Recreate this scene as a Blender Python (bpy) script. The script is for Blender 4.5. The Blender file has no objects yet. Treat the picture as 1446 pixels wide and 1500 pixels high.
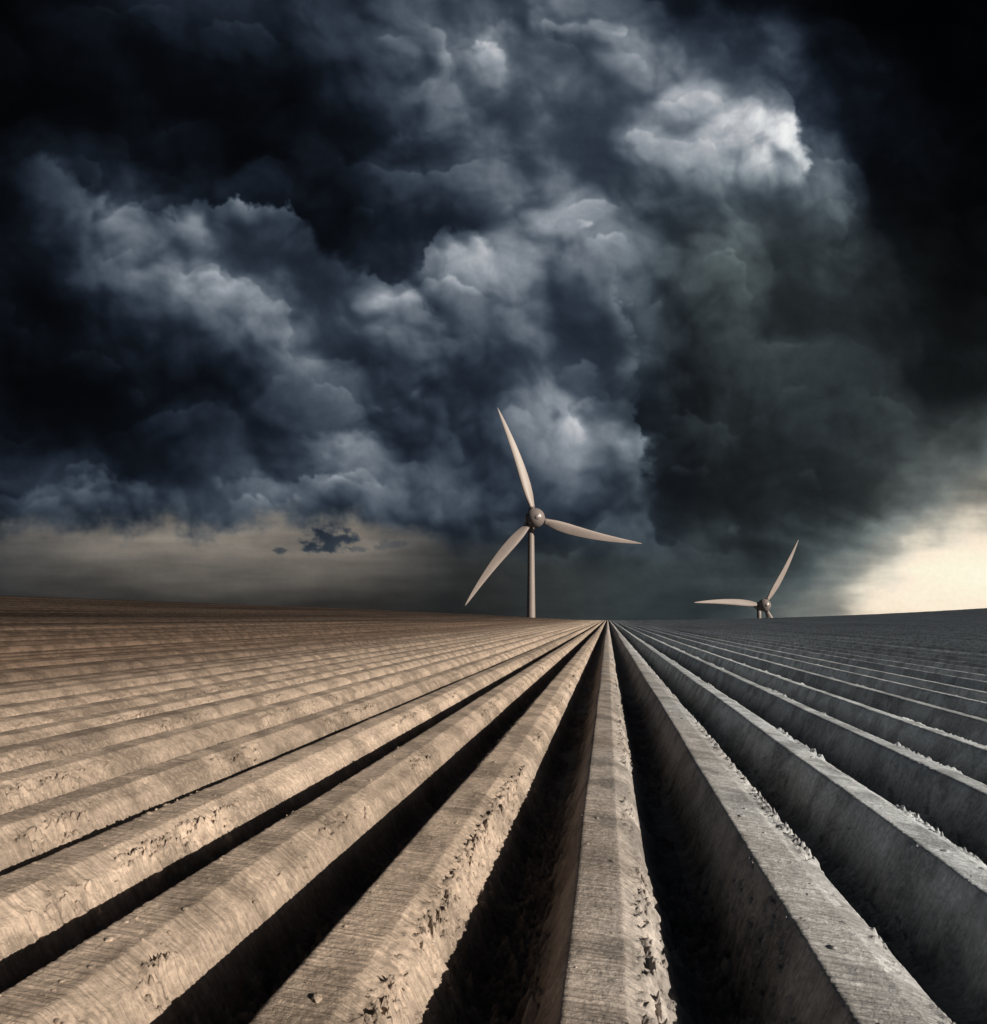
import bpy, bmesh, math, random
import numpy as np
from mathutils import Vector, Matrix
random.seed(4); rng=np.random.default_rng(7)
S=bpy.context.scene; COL=S.collection
F=1032.0; CX=723.0; HY=905.0
YAW=math.radians(9.2); CAMX=-0.015; CAMZ=1.04
fw=np.array([-math.sin(YAW),math.cos(YAW),0.0]); rt=np.array([math.cos(YAW),math.sin(YAW),0.0]); up=np.array([0,0,1.0])
SAZ=math.radians(113); SEL=math.radians(19)
sdir=np.array([math.sin(SAZ)*math.cos(SEL),math.cos(SAZ)*math.cos(SEL),math.sin(SEL)])

# ---------------------------------------------------------------- noise
def h2(ix,iy,seed):
    a=(ix.astype(np.int64)*374761393+iy.astype(np.int64)*668265263+seed*2246822519)&0xffffffff
    a=((a^(a>>13))*1274126177)&0xffffffff
    a=((a^(a>>16))*2246822519)&0xffffffff
    a=a^(a>>15)
    return (a&0xffffff)/float(0xffffff)
def perlin(x,y,seed=0):
    x0=np.floor(x); y0=np.floor(y); fx=x-x0; fy=y-y0
    u=fx*fx*fx*(fx*(fx*6-15)+10); v=fy*fy*fy*(fy*(fy*6-15)+10)
    def g(dx,dy):
        a=h2(x0+dx,y0+dy,seed)*2*math.pi
        return np.cos(a)*(fx-dx)+np.sin(a)*(fy-dy)
    n0=g(0,0)*(1-u)+g(1,0)*u; n1=g(0,1)*(1-u)+g(1,1)*u
    return (n0*(1-v)+n1*v)*1.5
def fbm(x,y,o=4,seed=0,gain=.5):
    s=0;a=1
    for i in range(o):
        s=s+a*perlin(x,y,seed+i*17); x=x*2.03+3.1; y=y*2.03+1.7; a*=gain
    return s
def worley(x,y,seed=0):
    x0=np.floor(x); y0=np.floor(y); best=np.full(x.shape,9.0)
    for i in(-1,0,1):
        for j in(-1,0,1):
            cx=x0+i; cy=y0+j
            px=cx+h2(cx,cy,seed); py=cy+h2(cx,cy,seed+91)
            best=np.minimum(best,(px-x)**2+(py-y)**2)
    return best
def ss(a,b,x):
    t=np.clip((x-a)/(b-a),0,1); return t*t*(3-2*t)

# ---------------------------------------------------------------- sky
GX=np.arange(0,1500,100.0); GY=np.array([-200,0,80,160,240,320,400,480,560,640,720,790,850,905.])
G=np.array([
[6,8,12,16,20,24,38,54,44,32,16,8,5,4,4],
[6,10,22,26,30,36,66,104,88,58,28,9,5,4,4],
[6,12,18,20,24,36,64,104,120,90,94,66,14,6,4],
[8,12,14,14,14,30,62,90,100,92,104,112,40,9,5],
[14,24,16,12,10,18,50,80,90,84,88,104,80,14,6],
[16,40,66,70,58,13,38,78,88,86,76,84,80,24,8],
[12,28,56,88,90,62,84,92,84,86,66,66,62,30,10],
[10,16,32,58,76,86,72,64,72,78,44,54,50,32,14],
[9,11,16,24,38,54,54,58,86,94,38,42,44,38,24],
[14,18,24,34,50,60,50,50,84,94,38,40,44,44,50],
[38,50,48,56,68,68,58,52,58,64,40,38,42,62,100],
[42,48,48,48,50,50,48,54,56,54,46,44,54,88,118],
[42,46,46,46,46,46,46,50,52,52,52,54,76,104,130],
[36,40,40,42,42,42,42,44,46,46,52,64,92,112,130]],float)
def grid(px,py):
    gx=np.clip(px/100.0,0,13.999); i=gx.astype(int); u=gx-i; u=u*u*(3-2*u)*.5+u*.5
    yy=np.clip(py,-199.9,904.9); j=np.clip(np.searchsorted(GY,yy,side='right')-1,0,len(GY)-2)
    v=(yy-GY[j])/(GY[j+1]-GY[j]); v=v*v*(3-2*v)*.5+v*.5
    return (G[j,i]*(1-u)+G[j,i+1]*u)*(1-v)+(G[j+1,i]*(1-u)+G[j+1,i+1]*u)*v
def pl(x,pts):
    return np.interp(x,[p[0] for p in pts],[p[1] for p in pts])
def tint(L,px,py,warm):
    ks=[0,20,60,110,180,255]
    r=np.interp(L,ks,[.75,.75,.84,.92,.98,1.0]); g=np.interp(L,ks,[.98,.98,1.0,1.0,1.0,1.0]); b=np.interp(L,ks,[1.38,1.34,1.19,1.09,1.03,.99])
    gr=np.maximum(ss(850,1080,px)*ss(180,420,py),ss(740,850,py)*ss(520,760,px))*.75
    r=r*(1-gr)+gr*.90; g=g*(1-gr)+gr*1.02; b=b*(1-gr)+gr*1.01
    r=r*(1-warm)+warm*1.08; g=g*(1-warm)+warm*.99; b=b*(1-warm)+warm*.88
    return np.clip(np.stack([L*r,L*g,L*b],-1),0,252)/255
def lin(c): return np.where(c<.04045,c/12.92,((c+.055)/1.055)**2.4)
def blur(a,sig):
    h,w=a.shape; p=int(3*sig)+1; b=np.pad(a,p,mode='edge'); H,W=b.shape
    fy=np.fft.fftfreq(H)[:,None]; fx=np.fft.rfftfreq(W)[None,:]
    k_=np.exp(-2*(math.pi*sig)**2*(fx*fx+fy*fy))
    return np.fft.irfft2(np.fft.rfft2(b)*k_,s=(H,W))[p:p+h,p:p+w]
def shift(a,dx,dy):
    h,w=a.shape; iy=np.clip(np.arange(h)+int(round(dy)),0,h-1); ix=np.clip(np.arange(w)+int(round(dx)),0,w-1)
    return a[iy][:,ix]
def sky(PX,PY,step):
    w1x=fbm(PX/300,PY/260,4,1); w1y=fbm(PX/300+9,PY/260+4,4,2)
    w2x=fbm(PX/70,PY/60,4,3); w2y=fbm(PX/70+9,PY/60+4,4,4)
    wx=PX+26*w1x+7*w2x; wy=PY+24*w1y+7*w2y
    rx=wx*.99+wy*.06; ry=wy*1.02-wx*.10
    H=0; cells=[]
    for k,(s,a) in enumerate(((300,1.3),(160,1.3),(88,.80),(48,.46),(26,.28),(14,.17))):
        c_=np.minimum(worley(rx/s+k*3.3+.4,ry/s+k*5.1+.7,120+k),1.3); cells.append(c_); H=H-a*c_
    H=(H-H.mean())/H.std()
    Q=fbm(wx/150,wy/125,7,40,.52); Q=(Q-Q.mean())/Q.std()
    h=.94*H+.18*Q
    T=0
    lx,ly=.42,-.9
    for dl,wt in ((4,.60),(8,.70),(15,.82),(28,1.),(55,1.05),(100,.9)):
        hb=blur(h,max(.5,dl*.12/step))
        T=T+wt*(hb-shift(hb,lx*dl/step,ly*dl/step))
    T=T/T.std()
    cal=ss(.0,.9,fbm(PX/210,PY/180,3,77))*.5
    T=T*(1-cal)+blur(T,6/step)*1.15*cal
    sh=np.tanh(T*.66)
    # overlapping cloud fronts: crisp lit crown on the near side of each level, fading inward
    Gf=-(cells[1]*1.1+cells[2]*.62+cells[3]*.30+cells[4]*.17+cells[5]*.09)+.18*Q+wy/170.
    gb=blur(Gf,7/step); gdir=gb-shift(gb,lx*16/step,ly*16/step)
    gate=ss(.0,.22,gdir)*ss(-.5,.35,fbm(PX/120+7,PY/110,3,99))
    gate=gate*(1-.75*np.exp(-(((PX-1040)/130)**2+((PY-170)/110)**2)))
    fr_=np.mod(Gf*1.0,1.0)
    saw=np.exp(-fr_/.32)*ss(0,.05,fr_)-.22
    saw=blur(saw,.7)
    big=fbm(wx/210+5,wy/170,4,60,.5)
    fine=fbm(wx/26,wy/22,4,66,.6)
    L=grid(PX+28*w1x+14*w2x,PY+24*w1y+14*w2y)
    det=(.54-.24*ss(950,1150,PX)*ss(260,420,PY))*(1-.55*ss(770,860,PY))
    L=L*np.exp(det*sh+.12*big+.06*fine-.02+det*.85*gate*saw)
    e_small=5*fbm(PX/17,PY/15,4,90,.6)
    softn=ss(-.5,.6,fbm(PX/85,PY/85,2,91))
    brk=ss(-.75,.35,fbm(PX/95+3,PY/80,3,92))
    def apply(d,a,w,add,dark,dw,soft=1.):
        nonlocal L
        m=ss((-4-9*softn)*soft,(5+18*softn)*soft,d); rim=np.exp(-np.maximum(d,0)/w)*m
        outm=np.exp(-np.maximum(-d,0)/dw)*(1-m)
        L=L*(1-dark*outm*np.minimum(a*1.1,1))+add*a*rim*(.4+.6*brk)*(.72+.66*sh)
    def bank_y(pts,amp,w,add,wob=26,dark=.3,dw=60,soft=1.):
        e=pl(PX,pts); a=pl(PX,amp)
        apply((wy-PY)*.9+PY-e+wob*(.5-np.minimum(worley(rx/48,ry/48,88),1))+wob*.4*(.5-np.minimum(worley(rx/19,ry/19,87),1))+e_small,a,w,add,dark,dw,soft)
    def bank_x(pts,amp,w,add,wob=22,dark=.3,dw=65,soft=1.):
        e=pl(PY,pts); a=pl(PY,amp)
        apply(e-(PX+(wx-PX)*.7)+wob*(.5-np.minimum(worley(rx/40,ry/40,89),1))+wob*.4*(.5-np.minimum(worley(rx/17,ry/17,86),1))+e_small,a,w,add,dark,dw,soft)
    bank_y([(0,262),(60,255),(120,280),(200,318),(300,298),(380,300),(430,318),(470,372),(530,408),(600,425),(650,480),(700,540)],
           [(20,0),(60,.25),(150,.35),(230,.4),(300,.7),(400,1.1),(450,1.),(540,.85),(640,.9),(675,0)],62,92,dark=.45,dw=90)
    bank_y([(560,440),(610,395),(650,358),(685,352),(715,385),(750,440)],[(580,0),(625,.6),(660,1.1),(690,1.),(735,0)],36,115,dark=.35,soft=.9,dw=70)
    bank_y([(520,250),(570,200),(620,190),(660,230)],[(510,0),(570,.5),(620,.4),(670,0)],50,42,dark=.2)
    bank_y([(240,420),(300,400),(360,430),(420,470),(470,500)],[(235,0),(300,.5),(400,.6),(475,0)],40,50,dark=.3)
    bank_y([(480,560),(540,540),(600,555),(640,590)],[(470,0),(540,.5),(600,.4),(650,0)],34,36,dark=.3)
    bank_y([(690,60),(720,30),(780,40),(830,70),(860,110)],[(680,0),(730,.6),(800,.9),(840,.7),(870,0)],60,56,dark=.2)
    bank_y([(920,110),(960,92),(1010,80),(1060,80),(1100,108),(1140,150)],
           [(920,0),(960,.3),(1050,.5),(1110,.5),(1150,0)],60,50,dark=.3,dw=70,soft=2.4)
    # the one ragged gap of near-white light
    gl=np.exp(-(((PX-1122)/58)**2+((PY-182)/70)**2)); L=L+50*gl*(1+.25*fine)
    bank_x([(80,1075),(100,1098),(125,1124),(150,1150),(180,1162),(205,1166),(225,1178),(245,1186),(265,1180),(300,1160)],
           [(85,0),(115,.45),(150,.8),(175,1.05),(210,1.35),(236,1.25),(252,.65),(270,.22),(295,0)],42,170,wob=14,dark=.35,dw=60,soft=1.2)
    bank_x([(380,885),(440,903),(520,916),(600,924),(640,932),(700,940),(750,946),(800,950)],
           [(380,0),(440,.35),(520,.35),(570,.6),(625,1.2),(670,.75),(745,.3),(790,0)],42,100,dark=.45)
    bank_x([(250,1240),(300,1246),(360,1225),(420,1190)],[(240,0),(290,.5),(350,.4),(420,0)],34,36,dark=.3,soft=1.6)
    bank_y([(820,620),(860,585),(890,575),(925,600)],[(815,0),(860,.6),(900,1.),(930,.3),(940,0)],40,82,dark=.2)
    bank_y([(380,695),(430,660),(480,642),(540,645),(590,672),(640,700)],[(370,0),(450,.7),(530,.8),(600,.5),(650,0)],30,72)
    bank_y([(0,735),(60,720),(150,705),(220,728),(300,735)],[(0,.3),(100,.7),(160,.8),(230,.5),(330,0)],20,62)
    bank_y([(300,735),(380,705),(460,712),(560,728)],[(290,0),(380,.6),(460,.7),(570,0)],22,52)
    bank_y([(650,720),(700,705),(760,722)],[(640,0),(700,.6),(770,0)],22,36)
    warm=np.zeros_like(L)
    base=pl(PX,[(0,764),(70,758),(130,768),(200,766),(270,756),(330,760),(400,752),(450,754),(560,760),(640,778),(760,800)])
    d=PY+.65*(wy-PY)+12*w2y-base+1.1*e_small
    env=pl(PX,[(-300,.4),(0,.8),(100,.95),(350,1.10),(520,1.04),(620,.8),(700,.55),(800,.35),(900,.1),(950,0)])
    lp=pl(PY,[(755,114),(790,113),(815,101),(840,83),(865,63),(885,50),(905,38)])*(1+.16*fbm(PX/200,PY/30,4,70)+.06*w2x)
    m=ss(-16,36,d)*np.clip(env,0,1)
    L=L*(1-m)+lp*np.maximum(env,.5)*m; warm=np.maximum(warm,m*.78)
    f3=fbm(PX/24,PY/15,5,95,.62)
    for (cx,cy,ax,ay,st) in ((480,792,40,23,.85),(408,806,11,5,.5),(575,796,26,10,.3),(525,804,15,6,.4)):
        q=((PX-cx+(PY-cy)*.3)/ax)**2+((PY-cy)/ay)**2+.8*f3
        mm=ss(1.1,.05,q)*st*ss(3.2,2.,((PX-cx)/ax)**2+((PY-cy)/ay)**2)
        L=L*(1-mm)+(38+14*w2x)*mm; warm=warm*(1-mm)
    # murk near the horizon
    hz=ss(790,890,PY)*ss(640,820,PX)*(1-.8*ss(1050,1200,PX))
    L=L*(1-.6*hz)+(57+9*fbm(PX/160,PY/30,3,72))*.6*hz
    # bright clearing low on the right, with beams spreading from it through the murk
    ang=np.arctan2(PY-846,PX-1440); dist=np.hypot(PY-846,PX-1440)
    beam=fbm(ang*11,dist/900,3,73)
    L=L+(9+20*beam)*ss(900,1150,PX)*ss(700,800,PY)*np.exp(-dist/330)
    bnd=pl(PX,[(1030,985),(1140,925),(1180,900),(1225,856),(1275,808),(1340,758),(1400,724),(1446,700),(1700,650)])
    layer=fbm(PX/170,PY/34,4,71,.5)
    d=PY+.8*(wy-PY)+12*w2y-bnd+.25*e_small+14*layer
    m=ss(-90,110,d)
    core=np.exp(-(((PX-1415)/175)**2+((PY-845)/70)**2))
    lg=134+62*ss(0,90,d)+115*core+26*layer+12*w2x
    halo=np.exp(-np.maximum(-d,0)/90)*ss(1120,1330,PX)*(1-m)
    L=L+halo*30+36*np.exp(-(910-np.minimum(PY,910))/30)*ss(1040,1240,PX)*(1-m)
    L=L*(1-m)+lg*m; warm=np.maximum(warm,m*.9); warm=np.maximum(warm,halo*.45)
    L=np.maximum(L,2.5)
    L=np.where(L>175,175+(253-175)*(1-np.exp(-(L-175)/56.)),L)
    return lin(tint(L,PX,PY,warm))

R1=2200.0; R2=2300.0
step=1.7
ax_=np.arange(-260,1720,step); ay_=np.arange(-160,960,step)
PX,PY=np.meshgrid(ax_,ay_)
C1=sky(PX,PY,step)
A=(PX-CX)/F; B=(HY-PY)/F
D=fw[None,None,:]+A[...,None]*rt+B[...,None]*up
D/=np.linalg.norm(D,axis=-1,keepdims=True)
V1=(D*R1).reshape(-1,3); n1r,n1c=PX.shape
def quads(nr,nc,off=0):
    i=np.arange(nr*nc).reshape(nr,nc)+off
    return np.stack([i[:-1,:-1],i[:-1,1:],i[1:,1:],i[1:,:-1]],-1).reshape(-1,4)
az=np.radians(np.linspace(-180,180,361)); el=np.radians(np.linspace(-4,90,150))
AZ,EL=np.meshgrid(az,el)
D2=np.stack([np.sin(AZ)*np.cos(EL),np.cos(AZ)*np.cos(EL),np.sin(EL)],-1)
df=D2@fw; dr=D2@rt
pxx=np.where(df>.15,CX+F*dr/np.maximum(df,.15),np.where(dr>0,1e4,-1e4)); pyy=np.where(df>.15,HY-F*D2[...,2]/np.maximum(df,.15),300.)
g0=grid(np.clip(pxx,0,1400),np.clip(pyy,-200,900))
front=ss(.15,.55,df)
nz=np.exp(.6*fbm(AZ*3,EL*5,5,5))
L2=(g0*front+(1-front)*(38+44*np.exp(-(EL/.25)**2)))*nz
C2=lin(tint(np.clip(L2,3,200),np.full(L2.shape,700.),np.full(L2.shape,300.),np.zeros_like(L2)))
V2=(D2*R2).reshape(-1,3)
def mesh_np(name,V,Fq,cols=None,smooth=True):
    me=bpy.data.meshes.new(name)
    me.vertices.add(len(V)); me.vertices.foreach_set('co',V.astype(np.float32).ravel())
    nf=len(Fq); me.loops.add(nf*4); me.loops.foreach_set('vertex_index',Fq.astype(np.int32).ravel())
    me.polygons.add(nf); me.polygons.foreach_set('loop_start',np.arange(0,nf*4,4,dtype=np.int32))
    me.update(calc_edges=True)
    me.polygons.foreach_set('use_smooth',np.full(nf,smooth))
    if cols is not None:
        at=me.color_attributes.new('tone','FLOAT_COLOR','POINT')
        c=np.concatenate([cols.reshape(-1,3),np.ones((len(V),1))],1).astype(np.float32)
        at.data.foreach_set('color',c.ravel())
    return me
Vd=np.concatenate([V1,V2]); Fd=np.concatenate([quads(n1r,n1c),quads(150,361,len(V1))])
Cd=np.concatenate([C1.reshape(-1,3),C2.reshape(-1,3)])
me=mesh_np('sky',Vd,Fd,Cd)
sk=bpy.data.objects.new('sky',me); COL.objects.link(sk); sk['kind']='structure'

def newmat(name):
    m=bpy.data.materials.new(name); m.use_nodes=True; nt=m.node_tree; nt.nodes.clear(); return m,nt
class N:
    def __init__(s,nt): s.nt=nt
    def n(s,t,**k):
        q=s.nt.nodes.new(t)
        for a,b in k.items(): setattr(q,a,b)
        return q
    def l(s,a,b): s.nt.links.new(a,b)
    def m(s,op,a,b=None,c=None,clamp=False):
        q=s.nt.nodes.new('ShaderNodeMath'); q.operation=op; q.use_clamp=clamp
        for i,v in enumerate((a,b,c)):
            if v is None: continue
            if isinstance(v,(int,float)): q.inputs[i].default_value=v
            else: s.l(v,q.inputs[i])
        return q.outputs[0]
    def sm(s,x,a,b,lo=0.,hi=1.):
        q=s.nt.nodes.new('ShaderNodeMapRange'); q.interpolation_type='SMOOTHSTEP'
        s.l(x,q.inputs[0]); q.inputs[1].default_value=a; q.inputs[2].default_value=b; q.inputs[3].default_value=lo; q.inputs[4].default_value=hi
        return q.outputs[0]
m,nt=newmat('storm_cloud'); k=N(nt)
out=k.n('ShaderNodeOutputMaterial'); em=k.n('ShaderNodeEmission'); at=k.n('ShaderNodeAttribute'); at.attribute_name='tone'
geo=k.n('ShaderNodeNewGeometry')
nse=k.n('ShaderNodeTexNoise'); nse.inputs['Scale'].default_value=.10; nse.inputs['Detail'].default_value=4; k.l(geo.outputs['Position'],nse.inputs['Vector'])
mul=k.m('MULTIPLY_ADD',nse.outputs['Fac'],.15,.925)
sc=k.n('ShaderNodeVectorMath',operation='SCALE'); k.l(at.outputs['Color'],sc.inputs[0]); k.l(mul,sc.inputs['Scale'])
k.l(sc.outputs[0],em.inputs['Color'])
# unseen opening added in the dome, shaped to choose where sun reaches the field
def dot(v):
    q=k.n('ShaderNodeVectorMath',operation='DOT_PRODUCT'); k.l(geo.outputs['Position'],q.inputs[0]); q.inputs[1].default_value=tuple(v); return q.outputs['Value']
sh_=np.array([math.sin(SAZ),math.cos(SAZ),0]); ey=np.array([-math.cos(SAZ),math.sin(SAZ),0])
qv=-sh_*math.sin(SEL)+np.array([0,0,math.cos(SEL)])
xs_=k.m('MULTIPLY',dot(qv),-1/math.sin(SEL)); ys_=dot(ey); fs=dot(sdir)
# where the ray through this point of the cloud lands on the ground
xg=k.m('ADD',k.m('MULTIPLY',xs_,float(sh_[0])),k.m('MULTIPLY',ys_,float(ey[0])))
yg=k.m('ADD',k.m('MULTIPLY',xs_,float(sh_[1])),k.m('MULTIPLY',ys_,float(ey[1])))
n2=k.n('ShaderNodeTexNoise'); n2.inputs['Scale'].default_value=.02; n2.inputs['Detail'].default_value=3; k.l(geo.outputs['Position'],n2.inputs['Vector'])
wob=k.m('MULTIPLY_ADD',n2.outputs['Fac'],50.,-25.)
yw=k.m('ADD',yg,wob)
inx=k.m('MULTIPLY',k.sm(xg,-1100,-950),k.sm(xg,420,340)); iny=k.m('MULTIPLY',k.sm(yw,-300,-220),k.sm(yw,1250,1150))
veil=k.m('MULTIPLY',k.sm(k.m('ADD',xg,k.m('MULTIPLY',wob,.1)),-14,-22),k.sm(yw,355,325))  # part-opaque edge added out of view to dim the left of the field
opening=k.m('MULTIPLY',k.m('MULTIPLY',inx,iny),k.m('SUBTRACT',1.,k.m('MULTIPLY',veil,.80)))
opening=k.m('MULTIPLY',opening,k.m('GREATER_THAN',fs,1300.))
tr=k.n('ShaderNodeBsdfTransparent'); mx=k.n('ShaderNodeMixShader')
k.l(opening,mx.inputs[0]); k.l(em.outputs[0],mx.inputs[1]); k.l(tr.outputs[0],mx.inputs[2]); k.l(mx.outputs[0],out.inputs['Surface'])
try: m.cycles.emission_sampling='NONE'
except Exception as e: print(e)
me.materials.append(m)

# ---------------------------------------------------------------- ground
P0=.75
profx=np.array([-.375,-.33,-.298,-.275,-.150,-.142,-.132,.025,.034,.040,.122,.132,.250,.276,.31,.375])
profz=np.array([-.318,-.314,-.302,-.280,-.006,.005,.010,-.002,-.004,-.008,-.062,-.072,-.282,-.304,-.314,-.318])
# rows on the right: broader crest leaning gently to the right, then an easing shoulder
profr=np.array([-.318,-.314,-.302,-.280,.002,.016,.022,.000,-.002,-.005,-.044,-.058,-.282,-.304,-.314,-.318])
def hill(x):
    l=np.interp(-x,[0,6,12,20,30,42,55,80,113,200,300,600],[0,.03,.14,.45,.98,1.65,2.35,3.55,5.0,8.0,9.3,10])
    return np.where(x<0,l,np.minimum(.00022*x*x,8.5))
def far(y):
    return np.interp(y,[-1e4,310,330,420,675,900,4000],[0,0,-.8,-22,-68,-76,-80])
def surf(idx,p,Y,fine):
    """row number, place across the row and distance -> x, z ; the bed edges carry the mesh columns with them"""
    ap=np.abs(p)
    wand=.010*fbm(idx*7.3,Y*.3,2,5)*(1 if fine else .6)*ss(-14,-6,idx*P0)
    wid=(h2(idx,idx*0+3,9)-.5)*.030
    X=idx*P0+p-wand*ss(.37,.30,ap)+np.sign(p)*wid*ss(.37,.25,ap)*ss(.0,.1,ap)
    top=(h2(idx,idx*0+5,10)-.5)*(.025+.11*ss(2.5,10,-idx*P0)+.05*ss(4,14,idx*P0))
    q=p
    if fine:
        n1=fbm(X*9,Y*11,3,12); n2=fbm(X*30,Y*34,3,13)
        low=ss(.18,.27,ap)*ss(.375,.30,ap)
        q=np.sign(p)*(ap+(.020*n1+.010*n2)*low*1.3)
    rb=ss(0,1.2,idx)
    z=np.interp(q,profx,profz)*(1-rb)+np.interp(q,profx,profr)*rb+top*ss(.30,.12,ap)
    # beds of the far left lie in slightly stepped lands
    z=z+(.10*ss(12,30,-X)+.32*ss(35,120,-X))*fbm(X*.13+.3,Y*.0,3,51)
    if fine:
        isTop=ss(.165,.135,ap); side=np.clip(ss(.03,.05,p)+ss(-.14,-.16,p),0,1)
        z=z+.0032*fbm(X*2.2+.3*np.sin(Y*3),Y*46,3,31,.6)*(isTop*.9+.25)
        z=z+.0018*fbm(X*7,Y*5,3,32)
        pf=fbm(X*1.5+4,Y*.75,4,33)
        near=np.where(np.abs(idx)<1.5,.38,0)*(p>0)
        patch=ss(.10,.36,pf+near+.20*(p>0)*ss(.05,.15,p)+.40*ss(.20,.3,ap)-.08)
        w=np.minimum(worley(X*24,Y*24,34),1); w2=np.minimum(worley(X*56,Y*56,35),1)
        pit=ss(.05,.5,fbm(X*34,Y*34,3,39,.6))
        z=z+patch*side*(.026*(.45-w)+.022*(.45-w2)+.030*fbm(X*20,Y*20,4,36,.68)-.018*pit)*ss(.02,.08,np.abs(p-.03))
        chip=ss(.45,.65,fbm(X*4,Y*4,4,37,.6))
        z=z-.008*chip*(.15+.85*side)*(.6+.8*fbm(X*50,Y*50,2,38))
    return X,z+hill(X)+far(Y)
def height1(x,y):
    i=round(x/P0); a=np.array([x]); return float(surf(np.array([float(i)]),a-i*P0,np.array([y]),True)[1][0])
def pcols(n):
    a=list(np.linspace(-.375,.375,n+1))[:-1]
    if n>=20:
        for c in (-.146,.031,.127):
            a=[v for v in a if abs(v-c)>.006]
            a+=[c-.0055,c-.002,c+.002,c+.0055] if n>60 else [c-.004,c+.004]
    return np.array(sorted(a))
Vs=[];Fs=[];off=0
def addm(X,Y,Z):
    global off
    Vs.append(np.stack([X,Y,Z],-1).reshape(-1,3)); Fs.append(quads(X.shape[0],X.shape[1],off)); off+=X.size
def rows(a,b,cols,y,fine):
    n0=int(round(a/P0)); n1=int(round(b/P0))
    idx=np.repeat(np.arange(n0,n1),len(cols)).astype(float); p=np.tile(cols,n1-n0)
    idx=np.append(idx,float(n1)); p=np.append(p,-.375)
    I,Y=np.meshgrid(idx,y); P,_=np.meshgrid(p,y)
    X,Z=surf(I,P,Y,fine); addm(X,Y,Z)
CC=np.array([-.375,-.290,-.2,-.146,-.05,.031,.127,.19,.260])
yA=np.concatenate([np.geomspace(1.4,4.5,560)[:-1],np.geomspace(4.5,11,330)])
rows(-4.5,3.75,pcols(78),yA[:560],True)
rows(-11.25,7.5,pcols(42),yA[559:],True)
rows(-39,27,pcols(22),np.geomspace(11,44,280),True)
yC=np.concatenate([np.geomspace(44,310,70),[320,330,350,385,420,500,675,900,1400,2100]])
rows(-300,210,CC,yC,False)
rows(-300,210,CC,np.array([-30,-10,0,1.4]),False)
ym=np.array([1.4,2.5,4.5]); rows(-300,-4.5,CC,ym,False); rows(3.75,210,CC,ym,False)
ym=np.array([4.5,7,11]); rows(-300,-11.25,CC,ym,False); rows(7.5,210,CC,ym,False)
ym=np.array([11,16,24,33,44]); rows(-300,-39,CC,ym,False); rows(27,210,CC,ym,False)
ye=np.array([-30,0,44,150,310,330,350,420,675,900,1400,2100])
for xx in (np.array([-2000,-1500,-600,-300.375]),np.array([209.625,400,1000,2000])):
    X,Y=np.meshgrid(xx,ye); addm(X,Y,hill(X)+far(Y)-.3)
gm=mesh_np('ground',np.concatenate(Vs),np.concatenate(Fs))
g=bpy.data.objects.new('ground',gm); COL.objects.link(g); g['kind']='structure'

m,nt=newmat('ridged_soil'); k=N(nt)
out=k.n('ShaderNodeOutputMaterial'); bs=k.n('ShaderNodeBsdfPrincipled'); k.l(bs.outputs[0],out.inputs[0])
bs.inputs['Roughness'].default_value=.75; bs.inputs['Specular IOR Level'].default_value=.3
tc=k.n('ShaderNodeTexCoord'); sx=k.n('ShaderNodeSeparateXYZ'); k.l(tc.outputs['Object'],sx.inputs[0])
def noise(scale,detail=5,rough=.55,vec=None,stretch=None):
    q=k.n('ShaderNodeTexNoise'); q.inputs['Scale'].default_value=scale; q.inputs['Detail'].default_value=detail; q.inputs['Roughness'].default_value=rough
    if stretch:
        mp=k.n('ShaderNodeMapping'); mp.inputs['Scale'].default_value=stretch; k.l(tc.outputs['Object'],mp.inputs[0]); k.l(mp.outputs[0],q.inputs['Vector'])
    else: k.l(tc.outputs['Object'],q.inputs['Vector'])
    return q.outputs['Fac']
npx=k.m('MULTIPLY_ADD',noise(.35,2),1.6,-.8)
xn=k.m('ADD',sx.outputs[0],npx)
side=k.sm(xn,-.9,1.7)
mixc=k.n('ShaderNodeMix',data_type='RGBA'); k.l(side,mixc.inputs[0]); mixc.inputs[6].default_value=(.56,.44,.345,1); mixc.inputs[7].default_value=(.62,.66,.69,1)  # soil to the right paler and bluer: sky sheen put into the colour
# browner soil to the left, darkened to stand in for cloud shadow
left_shade=k.sm(k.m('ADD',sx.outputs[0],k.m('MULTIPLY',npx,1.6)),-2.6,-13)
mixd=k.n('ShaderNodeMix',data_type='RGBA'); k.l(left_shade,mixd.inputs[0]); k.l(mixc.outputs[2],mixd.inputs[6]); mixd.inputs[7].default_value=(.20,.137,.098,1)
nb=noise(3.2,4,.6); nf=noise(38,5,.7); nst=noise(1,4,.6,stretch=(5,75,5)); nrow=noise(1,2,.5,stretch=(1.2,.03,.0)); nland=noise(1,5,.7,stretch=(.16,.003,.0))
crumb=k.m('MULTIPLY',k.sm(noise(2.1,5,.6),.47,.57),k.sm(nf,.42,.53))
v=k.m('MULTIPLY',k.sm(nb,.3,.7,.86,1.12),k.m('MULTIPLY',k.sm(nf,.3,.72,.72,1.26),k.sm(nst,.3,.7,.82,1.16)))
v=k.m('MULTIPLY',v,k.sm(nrow,.36,.64,.80,1.12))
landv=k.sm(nland,.38,.62,.45,1.45)
v=k.m('MULTIPLY',v,k.m('ADD',1.,k.m('MULTIPLY',k.m('SUBTRACT',landv,1.),k.sm(sx.outputs[0],-8,-25))))
v=k.m('MULTIPLY',v,k.m('MULTIPLY_ADD',crumb,-.5,1.))
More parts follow.
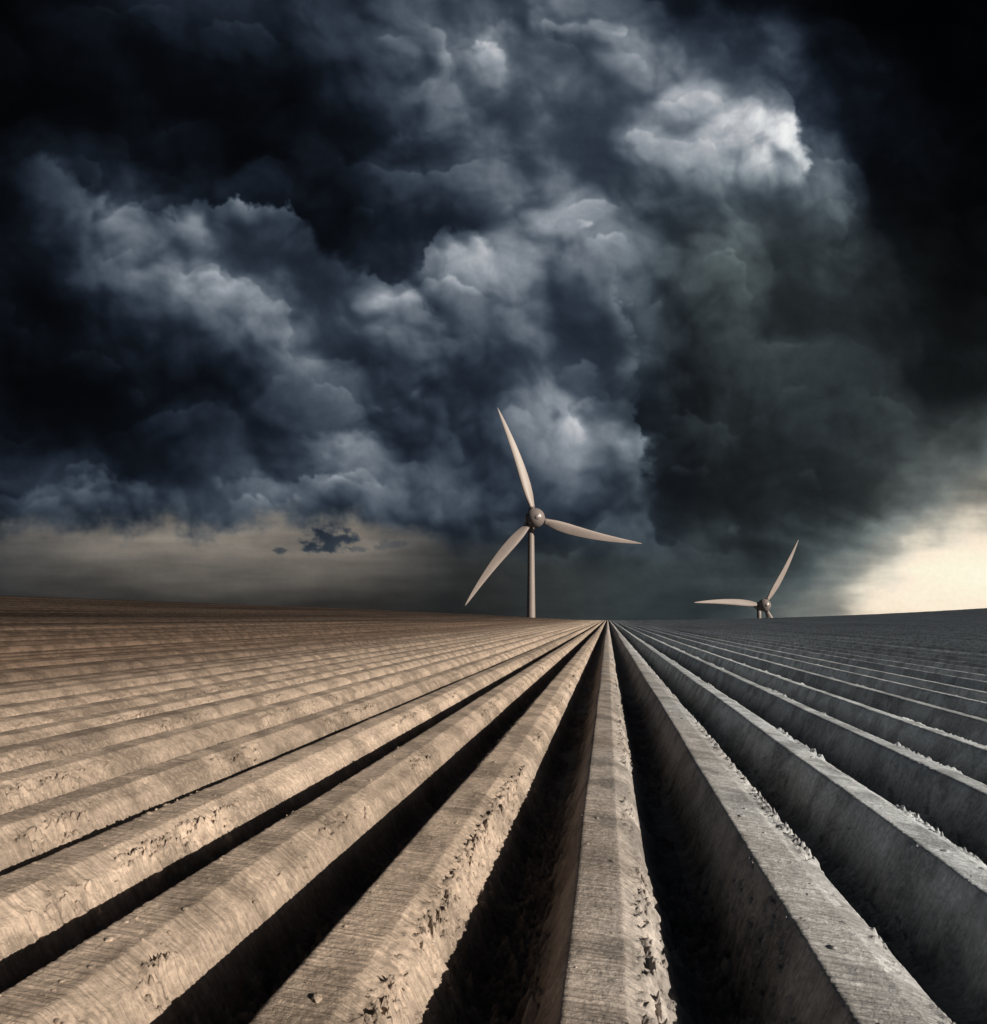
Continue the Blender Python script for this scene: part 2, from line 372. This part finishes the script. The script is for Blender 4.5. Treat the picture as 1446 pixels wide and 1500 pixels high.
dz=k.n('ShaderNodeMapRange'); k.l(sx.outputs[2],dz.inputs[0]); dz.inputs[1].default_value=-.31; dz.inputs[2].default_value=-.08; dz.inputs[3].default_value=.26; dz.inputs[4].default_value=1  # damp furrow soil, darkened further up the flanks to paint in shade
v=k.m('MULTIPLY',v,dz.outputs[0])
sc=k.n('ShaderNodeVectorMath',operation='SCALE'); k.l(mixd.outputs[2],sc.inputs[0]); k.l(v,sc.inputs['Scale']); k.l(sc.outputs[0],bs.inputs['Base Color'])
b1=k.n('ShaderNodeBump'); b1.inputs['Strength'].default_value=.75; b1.inputs['Distance'].default_value=.009; k.l(nst,b1.inputs['Height'])
b2=k.n('ShaderNodeBump'); b2.inputs['Strength'].default_value=.8; b2.inputs['Distance'].default_value=.011; k.l(nf,b2.inputs['Height']); k.l(b1.outputs[0],b2.inputs['Normal'])
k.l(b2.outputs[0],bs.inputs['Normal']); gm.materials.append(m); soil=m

# loose crumbs of soil
bm=bmesh.new()
for i in range(620):
    y=1.5+(random.random()**1.8)*11
    x=random.uniform(-.9,.62)*(y+.6)
    s=random.choice([.003,.004,.006,.008,.012])*random.uniform(.7,1.3)
    idx=round(x/P0)
    if random.random()<.5: x=idx*P0+random.uniform(-.13,.13)
    z=height1(x,y)
    r=bmesh.ops.create_icosphere(bm,subdivisions=2,radius=s)
    M=Matrix.Translation((x,y,z+s*.1))@Matrix.Rotation(random.uniform(0,6),4,'Z')@Matrix.Diagonal((random.uniform(.8,1.6),random.uniform(.7,1.2),random.uniform(.4,.7),1))
    for vv in r['verts']:
        vv.co=M@(vv.co*random.uniform(.8,1.2))
cm=bpy.data.meshes.new('soil_crumbs'); bm.to_mesh(cm); bm.free(); cm.materials.append(soil)
co=bpy.data.objects.new('soil_crumbs',cm); COL.objects.link(co); co['kind']='stuff'; co['label']='small loose crumbs of dry soil scattered over the near ridges'; co['category']='soil crumbs'

# ---------------------------------------------------------------- turbines
def paint(name,c,rough,metal=0):
    m,nt=newmat(name); k=N(nt)
    out=k.n('ShaderNodeOutputMaterial'); bs=k.n('ShaderNodeBsdfPrincipled'); k.l(bs.outputs[0],out.inputs[0])
    tc=k.n('ShaderNodeTexCoord'); q=k.n('ShaderNodeTexNoise'); q.inputs['Scale'].default_value=.08; q.inputs['Detail'].default_value=3; k.l(tc.outputs['Object'],q.inputs['Vector'])
    f=k.sm(q.outputs['Fac'],.3,.7,.90,1.04)
    sc=k.n('ShaderNodeVectorMath',operation='SCALE'); sc.inputs[0].default_value=c; k.l(f,sc.inputs['Scale']); k.l(sc.outputs[0],bs.inputs['Base Color'])
    bs.inputs['Roughness'].default_value=rough; bs.inputs['Metallic'].default_value=metal; return m
MB=paint('pale_blade_paint',(.37,.31,.28),.5); MT=paint('tower_paint',(.30,.25,.225),.5); MH=paint('hub_paint',(.27,.23,.22),.32,.1); MD=paint('dark_seal',(.12,.10,.09),.5)
def loft(rings,close=True):
    bm=bmesh.new(); vr=[[bm.verts.new(p) for p in r] for r in rings]; n=len(rings[0])
    for a,b in zip(vr[:-1],vr[1:]):
        for i in range(n): bm.faces.new((a[i],a[(i+1)%n],b[(i+1)%n],b[i]))
    if close: bm.faces.new(vr[0][::-1]); bm.faces.new(vr[-1])
    bmesh.ops.recalc_face_normals(bm,faces=bm.faces)
    for f in bm.faces: f.smooth=len(f.verts)==4
    return bm
def obj(name,bm,mat,parent):
    me=bpy.data.meshes.new(name); bm.to_mesh(me); bm.free(); me.materials.append(mat)
    o=bpy.data.objects.new(name,me); COL.objects.link(o); o.parent=parent; return o
def circ(r,z,n=32,ax='z',cx=0,cy=0):
    o=[]
    for i in range(n):
        a=2*math.pi*i/n
        o.append((cx+r*math.cos(a),cy+r*math.sin(a),z) if ax=='z' else (r*math.cos(a),z,r*math.sin(a)))
    return o
BL=66.5; TH=80.0
def turbine(px,hubpy,depth,yaw,angs,label):
    xr=(px-CX)/F*depth; p=fw*depth+rt*xr; hubz=CAMZ+(HY-hubpy)/F*depth
    bz=hubz-TH
    root=bpy.data.objects.new('wind_turbine',None); COL.objects.link(root); root.location=(p[0]+CAMX,p[1],bz)
    root.rotation_euler=(0,0,YAW+yaw); root['label']=label; root['category']='wind turbine'
    obj('tower',loft([circ(2.8-1.0*t,TH*t-2.4*t) for t in np.linspace(0,1,14)]),MT,root)
    rings=[]
    for t in np.linspace(0,1,18):
        y=-5.0+14*t; r=3.4*math.sqrt(max(.0,1-(max(0,(t-.35)/.65))**2.4))*(.82+.18*min(1,t*4))+.02
        rings.append([(q[0],q[1],q[2]*1.02+TH) for q in circ(r,y,28,'y')])
    obj('nacelle',loft(rings),MH,root)
    obj('collar',loft([circ(2.0,TH-4.4),circ(2.1,TH-3.6),circ(1.9,TH-2.6)]),MD,root)
    hy=-9.5
    rings=[]
    for t in np.linspace(0.03,.97,26):
        a=math.pi*t; rings.append([(q[0],q[1],q[2]+TH) for q in circ(5.8*math.sin(a),hy-5.6*math.cos(a),36,'y')])
    hub=obj('hub',loft(rings),MH,root)
    obj('nose_cap',loft([[(q[0],q[1],q[2]+TH) for q in circ(r,hy-y_,24,'y')] for r,y_ in ((1.7,5.2),(1.5,5.6),(.9,5.85),(.2,5.95))]),MH,hub)
    for a in angs:
        th=math.radians(a); er=Vector((math.cos(th),0,math.sin(th))); et=Vector((-math.sin(th),0,math.cos(th))); en=Vector((0,-1,0))
        rings=[]
        ks_=[0,.08,.13,.20,.30,.42,.55,.70,.84,.94,1.0]; cs_=[2.9,3.1,4.2,5.7,6.2,5.8,4.9,3.7,2.4,1.3,.15]
        for s in np.concatenate([np.linspace(.05,.18,8),np.linspace(.2,1,34)]):
            ch=(np.interp(s-.02,ks_,cs_)+np.interp(s,ks_,cs_)*2+np.interp(min(1,s+.02),ks_,cs_))/4
            thk=np.interp(s,[.05,.10,.3,.6,1],[2.5,2.4,1.8,1.0,.08]); tw=math.radians(np.interp(s,[0,.3,1],[24,15,3]))
            bend=-1.6*math.sin(math.pi*min(1,s))+1.2*s*s
            c=er*(s*BL)+et*(bend)+en*(2.2*s*s); r=[]
            for j in range(20):
                b=2*math.pi*j/20; u=math.cos(b)*.5*ch; w=math.sin(b)*.5*thk*(1 if s<.1 else (.75+.35*math.cos(b)))
                q=c+et*(u*math.cos(tw)-w*math.sin(tw))+en*(u*math.sin(tw)+w*math.cos(tw))
                r.append((q.x,q.y+hy,q.z+TH))
            rings.append(r)
        bl=obj('blade',loft(rings),MB,root)
        rr=[]
        for s,r_ in ((5.0,1.8),(6.0,1.9),(6.6,1.65)):
            rr.append([tuple(er*s+et*(r_*math.cos(2*math.pi*j/20))+en*(r_*math.sin(2*math.pi*j/20))+Vector((0,hy,TH))) for j in range(20)])
        obj('root_collar',loft(rr),MD,bl)
    return root
turbine(778,762,420,math.radians(11),(109,-13,230),'larger nearer wind turbine with its tower in full view near the centre')
turbine(1112,887,640,math.radians(6),(61,177,298),'smaller distant wind turbine half sunk behind the field edge near the bright clearing')

# ---------------------------------------------------------------- light, world, camera
w=bpy.data.worlds.new('World'); S.world=w; w.use_nodes=True; nt=w.node_tree
bg=nt.nodes['Background']; st=nt.nodes.new('ShaderNodeTexSky'); st.sky_type='NISHITA'; st.sun_disc=False; st.sun_elevation=SEL; st.sun_rotation=SAZ
nt.links.new(st.outputs[0],bg.inputs[0]); bg.inputs[1].default_value=.08
sl=bpy.data.lights.new('sun','SUN'); sl.energy=5; sl.angle=math.radians(.4); sl.color=(1,.91,.79)
so=bpy.data.objects.new('sun',sl); COL.objects.link(so); so.rotation_euler=Vector(sdir).to_track_quat('Z','Y').to_euler()
cd=bpy.data.cameras.new('camera'); cd.sensor_fit='HORIZONTAL'; cd.sensor_width=36; cd.lens=36*F/1446; cd.shift_y=155/1446; cd.clip_end=9000; cd.clip_start=.05
cam=bpy.data.objects.new('camera',cd); COL.objects.link(cam); cam.location=(CAMX,0,CAMZ); cam.rotation_euler=(math.pi/2,0,YAW); S.camera=cam
S.view_settings.view_transform='Standard'; S.view_settings.look='None'; S.view_settings.exposure=0
